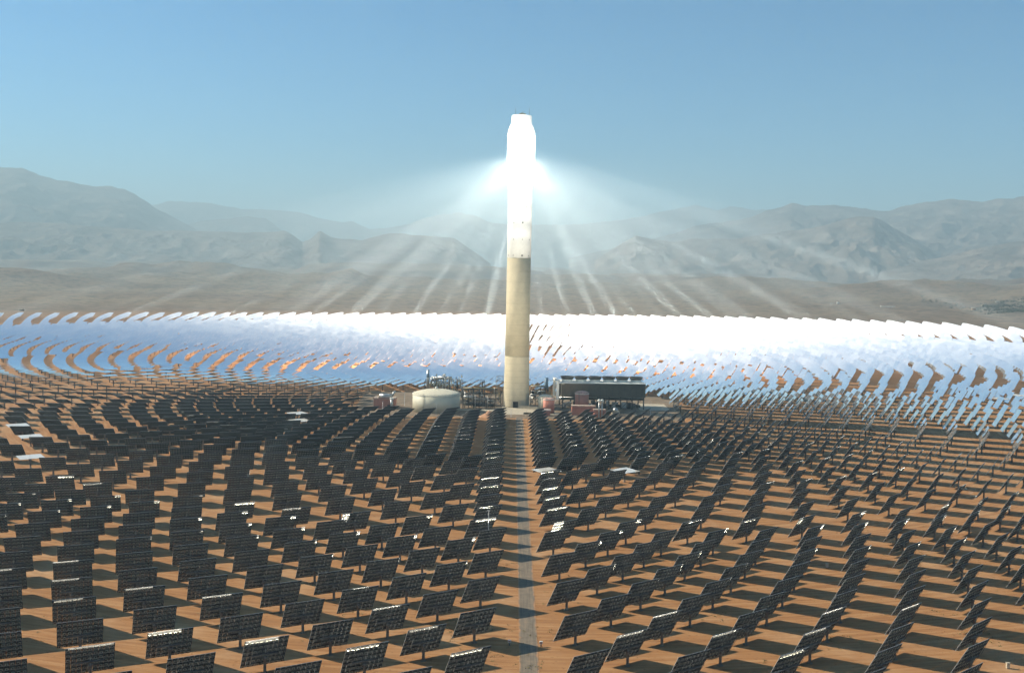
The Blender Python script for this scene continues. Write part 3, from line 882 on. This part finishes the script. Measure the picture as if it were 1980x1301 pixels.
def rack(name, label, px0, px1, base_py, dep_, levels, seed, nbay, y_off=14, colours=None):
    c0 = on_plane(px0, base_py); c1 = on_plane(px1, base_py); x0, x1 = float(c0[0]), float(c1[0]); yy = float(c0[1]) + y_off
    t = empty(name, ((x0 + x1) / 2, yy, 0), label, 'pipe rack'); h = (x1 - x0) / 2; rr = random.Random(seed)
    mb = MB(); frame_tower(mb, -h, h, -dep_ / 2, dep_ / 2, levels, nbay, M['steeld'], .2); mb.build('steel_frame', t)
    for z in levels:
        for k in range(3):
            mb = MB(); y = -dep_ / 2 + (k + .5) * dep_ / 3; rad = rr.uniform(.22, .5)
            mb.bar((-h, y, z + rad + .2), (h * rr.uniform(.3, 1), y, z + rad + .2), rad, rr.choice(colours or [M['lag'], M['steel'], M['yellow'], M['steeld']]), 8); mb.build('pipe', t)
    mb = MB()
    for i in range(46):
        x = rr.uniform(-h, h); z0 = rr.uniform(0, levels[-1] - 3); mt_ = rr.choice([M['lag'], M['steel'], M['steeld'], M['yellow']])
        if rr.random() < .6: mb.bar((x, rr.uniform(-dep_ / 2, dep_ / 2), z0), (x, -dep_ / 2, z0 + rr.uniform(2, 6)), rr.uniform(.2, .4), mt_, 8)
        else: mb.box((x, rr.uniform(-dep_ / 2, dep_ / 2), z0 + 1), (rr.uniform(1, 3.5), 2, rr.uniform(1, 2.6)), mt_)
    mb.build('valves', t)
    return t


rack('pipe_rack', 'low pipe rack on steel columns between the cream tank and the tower', 893, 968, 786, 10, [4.5, 9, 13.5], 21, 7)
t = rack('pipe_rack', 'bundle of bent pipes and steel right against the tower', 1026, 1064, 785, 10, [5, 10, 15], 22, 4)
mb = MB(); mb.bar((5, -3, 14), (5, -3, 23.5), 1.6, M['blue'], 14); mb.build('blue_vessel', t)
mb = MB()
for a, b in (((-8.5, -6, 0), (-8.5, -6, 9)), ((-8.5, -6, 9), (-3, -6, 9)), ((-3, -6, 9), (-2, -6, 12)), ((-2, -6, 12), (4, -6, 12.4))): mb.bar(a, b, .55, M['lag'], 10)
mb.build('pipe', t)
# lattice stair tower left of the shaft
c = on_plane(966, 785)
t = empty('stair_tower', (float(c[0]), float(c[1]) + 12, 0), 'slim open lattice stair tower at the left foot of the tower', 'stair tower')
mb = MB(); frame_tower(mb, -3, 2.4, -2.5, 2.5, [5, 10, 15, 20, 24.5], 1, M['steel'], .2); mb.build('steel_frame', t)
mb = MB()
for i in range(5): mb.bar((-2.6 if i % 2 else 2, -1.5, i * 5 - .0), (2 if i % 2 else -2.6, -1.5, min(i * 5 + 5, 24)), .25, M['steel'])
mb.build('stairs', t)
c = on_plane(931, 778)
mb = MB(); frame_tower(mb, -2, 2, -2, 2, [6, 12, 18], 1, M['steeld'], .2)
t = empty('stair_tower', (float(c[0]), float(c[1]) + 14, 0), 'short dark steel frame rising from the pipe rack left of the tower', 'stair tower'); mb.build('steel_frame', t)
mb = MB(); mb.bar((0, 0, 0), (0, 0, 17), .8, M['steeld'], 10); mb.build('vessel', t)

# dark switchgear / heat exchangers beside the tank
for k, (px, py, w_, h_) in enumerate(((905, 790, 9, 12), (926, 791, 10, 9.5), (948, 790, 7, 7.5))):
    c = on_plane(px, py)
    lb = ['dark heat exchanger frame against the cream tank', 'dark heat exchanger frame midway between tank and tower', 'low dark heat exchanger frame nearest the tower'][k]
    t = empty('heat_exchanger', (float(c[0]), float(c[1]) + 5, 0), lb, 'heat exchanger')
    mb = MB(); frame_tower(mb, -w_ / 2, w_ / 2, -3, 3, [h_ / 2, h_], 2, M['steeld'], .25); mb.build('steel_frame', t)
    mb = MB(); mb.bar((-w_ / 2 + .5, 0, h_ * .3), (w_ / 2 - .5, 0, h_ * .3), 1.5, M['steeld'], 14); mb.build('shell', t)
    mb = MB(); mb.bar((-w_ / 2 + .8, 0, h_ * .78), (w_ / 2 - .6, 0, h_ * .78), 1.2, r3.choice([M['steel'], M['lag']]), 14); mb.build('shell', t)
    mb = MB(); mb.bar((-w_ / 3, -2, 0), (-w_ / 3, -2, h_ + 2), .35, M['lag'], 8); mb.bar((w_ / 3, -2, 1), (w_ / 3, -2, h_), .35, M['steel'], 8); mb.build('pipe', t)

# heap of sand, yard walls
c = on_plane(945, 806)
hv = []; hf_ = []; n_ = 20; 
mb = MB(); V = [(0, 0, 5.2)]; 
for ring_i in range(1, 7):
    for i in range(n_):
        a = 2 * math.pi * i / n_; rad = 7.5 * ring_i / 6 * (1 + .12 * math.sin(3 * a + ring_i)); V.append((rad * math.cos(a), rad * .8 * math.sin(a), 5.2 * (1 - ring_i / 6) ** 1.15 + random.uniform(-.15, .15) * (ring_i < 6)))
Fc = [(0, 1 + i, 1 + (i + 1) % n_) for i in range(n_)]
for ring_i in range(5):
    for i in range(n_): Fc.append((1 + ring_i * n_ + i, 1 + (ring_i + 1) * n_ + i, 1 + (ring_i + 1) * n_ + (i + 1) % n_, 1 + ring_i * n_ + (i + 1) % n_))
mb.add(V, Fc, M['sand'], True); o = mb.build('sand_heap', None, (float(c[0]), float(c[1]), 0)); tag(o, 'heap of orange sand in front of the pipe rack left of the road', 'sand heap')
for k, (pa, pb, lb) in enumerate((((1003, 789), (1040, 792), 'low pale yard wall between the tower foot and the small tanks'), ((1172, 786), (1235, 788), 'long low dark yard wall below the condenser'))):
    a, b = on_plane(*pa), on_plane(*pb); mb = MB(); d_ = Vector(b - a); ang = math.atan2(d_.y, d_.x)
    mb.box((0, 0, 1.0), (d_.length, .35, 2.0), M['padc'] if k == 0 else M['wall']); mb.box((0, 0, 2.1), (d_.length + .2, .6, .2), M['padc'])
    o = mb.build('yard_wall', None, ((a[0] + b[0]) / 2, (a[1] + b[1]) / 2, 0)); o.rotation_euler = (0, 0, ang); tag(o, lb, 'wall')


def mast(px, py, h, label, head=True, m=None):
    c = on_plane(px, py); z = float(ground_z(c[0], c[1])); t = empty('lamp_mast', (c[0], c[1], z), label, 'mast', 'lamp masts')
    m = m or M['wwhite']
    mb = MB(); mb.lathe([(.34, 0), (.34, .2), (.17, .25), (.11, h)], m, 10); mb.build('pole', t)
    if head:
        mb = MB(); mb.box((0, -.1, h + .05), (1.3, .35, .22), m); mb.build('lamp_head', t)
    return t


mast(944, 1051, 14.5, 'tall thin white mast standing left of the road among dark heliostats')
for px, py, h, lb in ((988, 806, 9, 'white lamp mast beside the road just before the tower'), (843, 812, 13, 'thin lamp mast in front of the cream tank'), (1216, 790, 12, 'lamp mast with bent arm below the condenser right end'),
                      (1258, 801, 10, 'lamp mast at the right end of the plant yard'), (740, 800, 10, 'lamp mast in front of the red electrical building'), (782, 784, 11, 'lamp mast left of the cream tank')):
    mast(px, py, h, lb, True, M['lag'])
for k, (px, py, s_) in enumerate(((985, 1247, 1), (1046, 1249, 1))):
    c = on_plane(px, py); t = empty('road_marker', (c[0], c[1], float(ground_z(c[0], c[1]))), 'small pale marker block on a post at the %s verge of the road' % ('left', 'right')[k], 'road marker', 'road markers')
    mb = MB(); mb.bar((0, 0, 0), (0, 0, 1.0), .22, M['steel'], 8); mb.build('post', t)
    mb = MB(); mb.box((0, 0, 1.35), (1.0, .6, .8), M['wwhite']); mb.box((0, -.33, 1.35), (.7, .06, .5), M['red']); mb.build('block', t)
for k, (px, py, lb) in enumerate(((1949, 1284, 'pale equipment cabinet on sand near the lower right corner'), (1599, 1092, 'small grey cabinet between heliostats right of the road'))):
    c = on_plane(px, py); t = empty('cabinet', (c[0], c[1], float(ground_z(c[0], c[1]))), lb, 'cabinet', 'equipment cabinets')
    mb = MB(); mb.box((0, 0, .9), (1.0, .8, 1.6), M['padc']); mb.build('body', t)
    mb = MB(); mb.box((0, -.47, .9), (.9, .05, 1.3), M['lag']); mb.build('door', t)
    mb = MB(); mb.box((0, 0, 1.78), (1.2, 1.0, .12), M['padc']); mb.build('lid', t)

# ------------------------------------------------------------------ scrub and far village
M['scrub'] = simple('dry_scrub', (.19, .15, .05), .9, 0, .5, .6)
M['palm'] = simple('date_palm_leaf', (.030, .042, .022), .8, 0, .5, .05)
M['mud'] = simple('mud_brick', (.42, .28, .19), .9, 0, .2, .05)


def tufts(name, pts, size, m, blades, flat=.5):
    V = []; Q = []
    for (x, y, z, s) in pts:
        for b in range(blades):
            a = rng.uniform(0, 6.28); t = rng.uniform(.2, 1.3); r = s * size * rng.uniform(.3, 1)
            ox, oy = rng.normal(0, s * size * .5, 2)
            d = np.array([math.cos(a) * math.cos(t), math.sin(a) * math.cos(t), math.sin(t) * flat + .1]) * r
            w_ = np.array([-math.sin(a), math.cos(a), 0]) * r * .22
            p0 = np.array([x + ox, y + oy, z + .02]); o = len(V)
            V += [p0 - w_, p0 + w_, p0 + d + w_ * .4, p0 + d - w_ * .4]; Q.append((o, o + 1, o + 2, o + 3))
    me = np_mesh(name, np.array(V), np.array(Q), np.zeros(len(Q)), [m])
    o = bpy.data.objects.new(name, me); COL.objects.link(o); o['kind'] = 'stuff'; return o


pts = []
for px, py, n, sp in ((870, 1215, 60, 5), (930, 1262, 40, 6), (1400, 1188, 20, 5), (1625, 1228, 25, 4), (1500, 1285, 16, 4), (1790, 1072, 40, 5), (1040, 1230, 20, 6), (1090, 1170, 12, 5), (1075, 1120, 14, 6), (965, 1090, 30, 5), (150, 1205, 20, 5), (1905, 1225, 30, 5), (1030, 1290, 16, 5), (700, 1190, 14, 6), (1850, 1180, 18, 6), (410, 1030, 20, 5), (1440, 1010, 20, 5)):
    c = on_plane(px, py)
    for i in range(n):
        x, y = c[0] + rng.normal(0, sp), c[1] + rng.normal(0, sp); pts.append((x, y, float(ground_z(x, y)), rng.uniform(.3, 1)))
for i in range(1300):
    y = -rng.uniform(60, 640); x = rng.uniform(-1, 1) * (CAM_D + y) * .5
    pts.append((x, y, float(ground_z(x, y)), rng.uniform(.2, .55)))
tufts('dry_scrub', pts, .9, M['scrub'], 9)

pts = []
for i in range(900):
    px = rng.uniform(1890, 2080); py = rng.uniform(594, 609)
    if px < 1925 and rng.random() > (px - 1885) / 45: continue
    c = on_plane(px, py); x, y = c[0], c[1]; pts.append((x, y, float(ground_z(x, y)) + rng.uniform(1, 5), rng.uniform(.6, 1)))
for i in range(90):
    px = rng.uniform(1780, 1900); py = 590 + (px - 1780) * .12 + rng.normal(0, 2.2)
    c = on_plane(px, py); x, y = c[0], c[1]; pts.append((x, y, float(ground_z(x, y)) + .5, rng.uniform(.3, .7)))
o = tufts('palm_grove', pts, 7, M['palm'], 14, 1.0)
o['label'] = 'dark green palm grove far off at the right edge beyond the mirrors'; o['category'] = 'palm grove'


def house(px, py, w_, d_, h_, label, m, name='house'):
    c = on_plane(px, py); z = float(ground_z(c[0], c[1]))
    t = empty(name, (c[0], c[1], z - .3), label, 'house', 'far-off houses beyond the mirror field')
    mb = MB(); mb.box((0, 0, h_ / 2), (w_, d_, h_), m); mb.build('wall', t)
    mb = MB(); mb.box((0, 0, h_ + .2), (w_ + .8, d_ + .8, .4), M['padc']); mb.build('roof', t)
    mb = MB(); mb.box((w_ * .2, -d_ / 2 - .05, 1.3), (1.6, .2, 2.6), M['dark']); mb.build('door', t)


house(1620, 592, 7, 7, 6, 'single small white hut on the plain right of centre', M['white'])
house(1716, 597, 44, 8, 3.5, 'long low white shed on the plain right of the hut', M['white'])
house(1562, 589, 40, 8, 2.5, 'long low reddish shed on the plain left of the hut', M['mud'])
house(1882, 603, 12, 9, 5, 'larger mud-brown house at the near edge of the palm grove', M['mud'])
house(1900, 596, 10, 8, 5, 'small pale house above the mud-brown one by the grove', M['padc'])
house(1928, 595, 12, 8, 5, 'cream house half hidden among the palms at right', M['wwhite'])
house(42, 601, 9, 6, 4, 'small dark shed beside the plain track at far left', M['wall'], 'shed')
# ------------------------------------------------------------------ mountains and plain track
MT = mountain_mat('mountain_rock', (.075, .066, .062), (.155, .128, .112), (.25, .205, .172))
MT2 = mountain_mat('foothill_rock', (.10, .08, .066), (.19, .15, .122), (.28, .225, .178))


def mountain(name, prof, dist, front, seed, m, rough=.55, step_px=3.5):
    """a range whose crest, at the distance given, has the outline seen in the photograph; slopes carry ridges and gullies"""
    pxs = np.arange(prof[0][0], prof[-1][0] + .1, step_px)
    pys = np.interp(pxs, [p[0] for p in prof], [p[1] for p in prof])
    dirs = np.array([ray(x, y) for x, y in zip(pxs, pys)]); hd = np.hypot(dirs[:, 0], dirs[:, 1])
    ux, uy, sl = dirs[:, 0] / hd, dirs[:, 1] / hd, dirs[:, 2] / hd
    t = np.concatenate([np.linspace(0, 1, 150), np.linspace(1, 1.9, 40)[1:]])
    Dd = dist - front + front * t
    X = CPOS[0] + ux[None] * Dd[:, None]; Y = CPOS[1] + uy[None] * Dd[:, None]
    crest = CAM_H + sl * dist
    g0 = ground_z(X, Y)
    tt = t[:, None]
    # ridged valleys: stronger away from the crest
    rn = fbm(X / (front * .34) + seed, Y / (front * .42) - seed, 6, True)
    rn2 = fbm(X / (front * .12) + seed * 2, Y / (front * .16), 5, True)
    up = np.clip(tt, 0, 1) ** 1.15
    h = up * (1 - rough * (1 - up) * (1 - np.clip(.62 * rn + .38 * rn2 + .35, 0, 1.2)) * 1.6)
    rn3 = fbm(X / 420 + seed, Y / 520, 6, True)
    h = h + .14 * up * (1.05 - up) * rn2 + .045 * up * (1.05 - up) * 2 * rn3
    jag = .03 * fbm(X / 330 + seed, Y / 330, 6, True)
    back = np.where(tt > 1, 1 - .75 * sstep(1, 1.9, tt), 1)
    Z = (crest[None] + 40) * h * back * (1 + jag * np.clip(tt, 0, 1)) - 40
    edge = np.minimum(1, np.minimum(np.arange(len(pxs)), np.arange(len(pxs))[::-1]) / 8)[None]
    Z = -60 + (Z + 60) * (edge if False else 1)
    V = np.stack([X, Y, Z], -1).reshape(-1, 3); n0, n1 = X.shape
    idx = np.arange(n0 * n1).reshape(n0, n1)
    Q = np.stack([idx[:-1, :-1], idx[:-1, 1:], idx[1:, 1:], idx[1:, :-1]], -1).reshape(-1, 4)
    me = np_mesh(name, V, Q, np.zeros(len(Q)), [m], True)
    o = bpy.data.objects.new(name, me); COL.objects.link(o); o['kind'] = 'structure'; return o


mountain('mountains', [(-420, 345), (-250, 322), (-120, 335), (0, 325), (50, 331), (75, 342), (110, 351), (132, 352), (160, 361), (185, 365), (215, 364), (245, 370), (262, 378), (280, 391), (300, 404), (330, 420), (370, 440), (420, 466), (480, 500), (520, 520)], 14500, 5200, 3.1, MT)
mountain('mountains', [(200, 480), (250, 420), (295, 398), (330, 391), (400, 395), (470, 407), (520, 408), (580, 413), (620, 424), (660, 432), (680, 430), (715, 445), (750, 443), (790, 436), (830, 421), (860, 416), (890, 413), (920, 420), (945, 432), (975, 436), (1040, 437), (1120, 436), (1200, 428), (1250, 418), (1290, 410), (1345, 400), (1385, 410), (1410, 402), (1450, 407), (1500, 409), (1600, 440), (1700, 500)], 21000, 5000, 8.7, MT)
mountain('mountains', [(250, 500), (330, 442), (400, 428), (480, 421), (512, 424), (525, 432), (545, 448), (570, 462), (600, 480), (640, 510)], 16000, 3500, 5.5, MT)
mountain('mountains', [(1100, 500), (1200, 478), (1300, 455), (1340, 440), (1390, 432), (1450, 424), (1480, 410), (1510, 402), (1532, 394), (1560, 400), (1590, 401), (1620, 400), (1660, 405), (1700, 410), (1720, 411), (1750, 402), (1800, 393), (1840, 389), (1860, 391), (1900, 394), (1935, 387), (1960, 388), (1980, 382), (2060, 366), (2200, 380), (2400, 395)], 14000, 4800, 12.3, MT)
mountain('foothills', [(-420, 450), (-200, 440), (0, 434), (80, 431), (200, 441), (300, 449), (350, 447), (420, 450), (480, 452), (550, 448), (565, 455), (585, 470), (600, 464), (618, 447), (640, 461), (665, 463), (700, 466), (740, 455), (775, 452), (800, 457), (845, 459), (880, 463), (905, 480), (930, 497), (950, 512)], 10500, 2600, 15.9, MT2, .7)
mountain('foothills', [(1150, 505), (1205, 470), (1230, 458), (1262, 464), (1300, 470), (1350, 462), (1420, 464), (1480, 455), (1560, 445), (1640, 426), (1660, 420), (1690, 421), (1720, 438), (1760, 461), (1790, 478), (1820, 496), (1850, 515)], 10800, 2400, 20.2, MT2, .7)
mountain('foothills', [(1700, 520), (1780, 506), (1840, 495), (1900, 480), (1980, 468), (2080, 460), (2250, 455), (2400, 470)], 9600, 2200, 24.2, MT2, .7)

# ------------------------------------------------------------------ haze
hb = bpy.data.meshes.new('haze'); b = bmesh.new(); bmesh.ops.create_cube(b, size=1); b.to_mesh(hb); b.free()
hz = bpy.data.objects.new('haze', hb); COL.objects.link(hz); hz['kind'] = 'stuff'
hz.scale = (58000, 33000, 1680); hz.location = (0, 12800, 1680 / 2 - 180)
m, nt, out = mat('dusty_air')
pv = N(nt, 'ShaderNodeVolumePrincipled'); pv.inputs['Color'].default_value = HAZE_COL; pv.inputs['Density'].default_value = HAZE_D
pv.inputs['Anisotropy'].default_value = HAZE_G; pv.inputs['Density Attribute'].default_value = ''
nt.links.new(pv.outputs[0], out.inputs['Volume']); hb.materials.append(m)

# ------------------------------------------------------------------ added lamps standing in for sunlight thrown by the mirrors
def beam(src, dst, cone_deg, watts, blend, col=(1, .97, .9), vol=1.0):
    l = bpy.data.lights.new('spill_lamp', 'SPOT'); l.energy = watts; l.spot_size = math.radians(cone_deg); l.spot_blend = blend
    l.shadow_soft_size = .5; l.color = col; l.volume_factor = vol
    o = bpy.data.objects.new('spill_lamp', l); COL.objects.link(o); o.location = src
    o.rotation_euler = (Vector(src) - Vector(dst)).to_track_quat('Z', 'Y').to_euler(); return o


def added_halo(loc, watts):
    """added lamp standing in for mirror light converging in haze; noise paints its rays"""
    l = bpy.data.lights.new('added_halo', 'POINT'); l.energy = watts; l.shadow_soft_size = 1.0; l.color = (1, .72, .56)
    o = bpy.data.objects.new('added_halo', l); COL.objects.link(o); o.location = loc
    l.use_nodes = True; nt = l.node_tree; L = nt.links.new; em = nt.nodes['Emission']
    tc = N(nt, 'ShaderNodeTexCoord')
    sg = N(nt, 'ShaderNodeVectorMath', _operation='SCALE'); L(tc.outputs['Normal'], sg.inputs[0]); sg.inputs['Scale'].default_value = GLARE_SIGN
    sp = N(nt, 'ShaderNodeSeparateXYZ'); L(sg.outputs[0], sp.inputs[0])

    def rng_(src, a, b):
        m = N(nt, 'ShaderNodeMapRange', _interpolation_type='SMOOTHSTEP'); m.inputs[1].default_value = a; m.inputs[2].default_value = b; L(src, m.inputs[0]); return m.outputs[0]

    def mul(a, b):
        m = N(nt, 'ShaderNodeMath', _operation='MULTIPLY'); L(a, m.inputs[0])
        if isinstance(b, float): m.inputs[1].default_value = b
        else: L(b, m.inputs[1])
        return m.outputs[0]
    mask = mul(mul(rng_(sp.outputs[2], .14, -.36), rng_(sp.outputs[2], -.74, -.50)), rng_(sp.outputs[1], .42, .86))
    n1 = N(nt, 'ShaderNodeTexNoise', Scale=34., Detail=2., Roughness=.6); L(sg.outputs[0], n1.inputs['Vector'])
    at = N(nt, 'ShaderNodeMath', _operation='ARCTAN2'); L(sp.outputs[0], at.inputs[0]); ng = mul(sp.outputs[2], -1.0); L(ng, at.inputs[1])
    n2 = N(nt, 'ShaderNodeTexNoise', Scale=26., Detail=3., Roughness=.7); n2.noise_dimensions = '1D'; L(at.outputs[0], n2.inputs['W'])
    rays = mul(rng_(n1.outputs['Fac'], .36, .66), 1.0)
    fan = rng_(n2.outputs['Fac'], .38, .64)
    ad = N(nt, 'ShaderNodeMath', _operation='ADD'); L(mul(rays, .5), ad.inputs[0]); L(mul(fan, 1.1), ad.inputs[1])
    a2 = N(nt, 'ShaderNodeMath', _operation='ADD'); L(ad.outputs[0], a2.inputs[0]); a2.inputs[1].default_value = .35
    L(mul(a2.outputs[0], mask), em.inputs['Strength'])
    return o


def sun_ray(src, dst, size, watts):
    """one visible shaft of reflected sunlight, from the mirrors up to the receiver"""
    l = bpy.data.lights.new('reflected_sunbeam', 'AREA'); l.shape = 'DISK'; l.size = size; l.energy = watts; l.spread = math.radians(.6); l.color = (1, .80, .68)
    o = bpy.data.objects.new('reflected_sunbeam', l); COL.objects.link(o); o.location = src
    o.rotation_euler = (Vector(src) - Vector(dst)).to_track_quat('Z', 'Y').to_euler(); return o


rb = random.Random(9)
if BEAMS:
    added_halo((0, 13.2, 212), BEAM_W)
    for i in range(RAYS):
        a = math.radians(-66 + 132 * (i + .5) / RAYS + rb.uniform(-.8, .8)); r = rb.uniform(1000, 1290)
        d_ = rb.uniform(8, 15)
        sun_ray((r * math.sin(a), r * math.cos(a), 20), (0, 0, 211 + rb.uniform(-7, 7)), d_, RAY_E * d_ ** 2 * rb.uniform(.5, 1.5) * (.25 + .75 * math.cos(a) ** 2))
    for a, r, z in ((-40, 520, 78), (25, 540, 76)):  # added fill lamps for the shaded side of the lower shaft
        a = math.radians(180 - a); beam((r * math.sin(a), r * math.cos(a), 30), (0, 0, z), 2 * math.degrees(math.atan(88 / r)), SPILL * 1.3, 1.0, (1, .90, .72), 1.0)
    for z, wt in ((141, .35), (156, .6), (172, 1.), (188, 1.5), (203, 2.0), (217, 2.0), (230, 1.7), (242, 1.7)):  # added spots standing in for mirror spill on the upper shaft
        for a, r in ((-52, 440), (-14, 470), (22, 500), (58, 450)):
            a = math.radians(180 - a); beam((r * math.sin(a), r * math.cos(a), 30), (0, 0, z), 2 * math.degrees(math.atan(14 / r)), SPILL * wt, 1.0, (1, .96, .88), 1.0)

# ------------------------------------------------------------------ world, sun, camera
w = bpy.data.worlds.new('World'); SC.world = w; w.use_nodes = True
nt = w.node_tree; bg = nt.nodes['Background']
sky = nt.nodes.new('ShaderNodeTexSky'); sky.sky_type = 'NISHITA'; sky.sun_disc = False
sky.sun_elevation = SUN_EL; sky.sun_rotation = SUN_AZ
sky.altitude = 1200; sky.air_density = 1.0; sky.dust_density = .25; sky.ozone_density = 4.0
tint = nt.nodes.new('ShaderNodeVectorMath'); tint.operation = 'MULTIPLY'; tint.inputs[1].default_value = (.42, 1.0, 1.19)
nt.links.new(sky.outputs[0], tint.inputs[0]); nt.links.new(tint.outputs[0], bg.inputs['Color']); bg.inputs['Strength'].default_value = SKY_S
ld = bpy.data.lights.new('sun', 'SUN'); ld.energy = 5.0; ld.angle = math.radians(.5); ld.color = (1, .90, .74)
lo = bpy.data.objects.new('sun', ld); COL.objects.link(lo)
lo.rotation_euler = Vector(SUN_DIR).to_track_quat('Z', 'Y').to_euler()

cd = bpy.data.cameras.new('camera'); co = bpy.data.objects.new('camera', cd); COL.objects.link(co)
cd.sensor_width = 36; cd.lens = 36 * F_PX / PW; cd.clip_end = 90000; cd.clip_start = 1
co.matrix_world = Matrix(((CR[0], CU[0], -CF[0], CPOS[0]), (CR[1], CU[1], -CF[1], CPOS[1]), (CR[2], CU[2], -CF[2], CPOS[2]), (0, 0, 0, 1)))
SC.camera = co
SC.view_settings.view_transform = 'Standard'; SC.view_settings.look = 'None'; SC.view_settings.exposure = EXPO
SC.cycles.use_denoising = True; SC.cycles.caustics_reflective = False; SC.cycles.caustics_refractive = False
SC.cycles.max_bounces = 6; SC.cycles.diffuse_bounces = 2; SC.cycles.glossy_bounces = 4; SC.cycles.volume_bounces = 0
SC.cycles.sample_clamp_indirect = 6
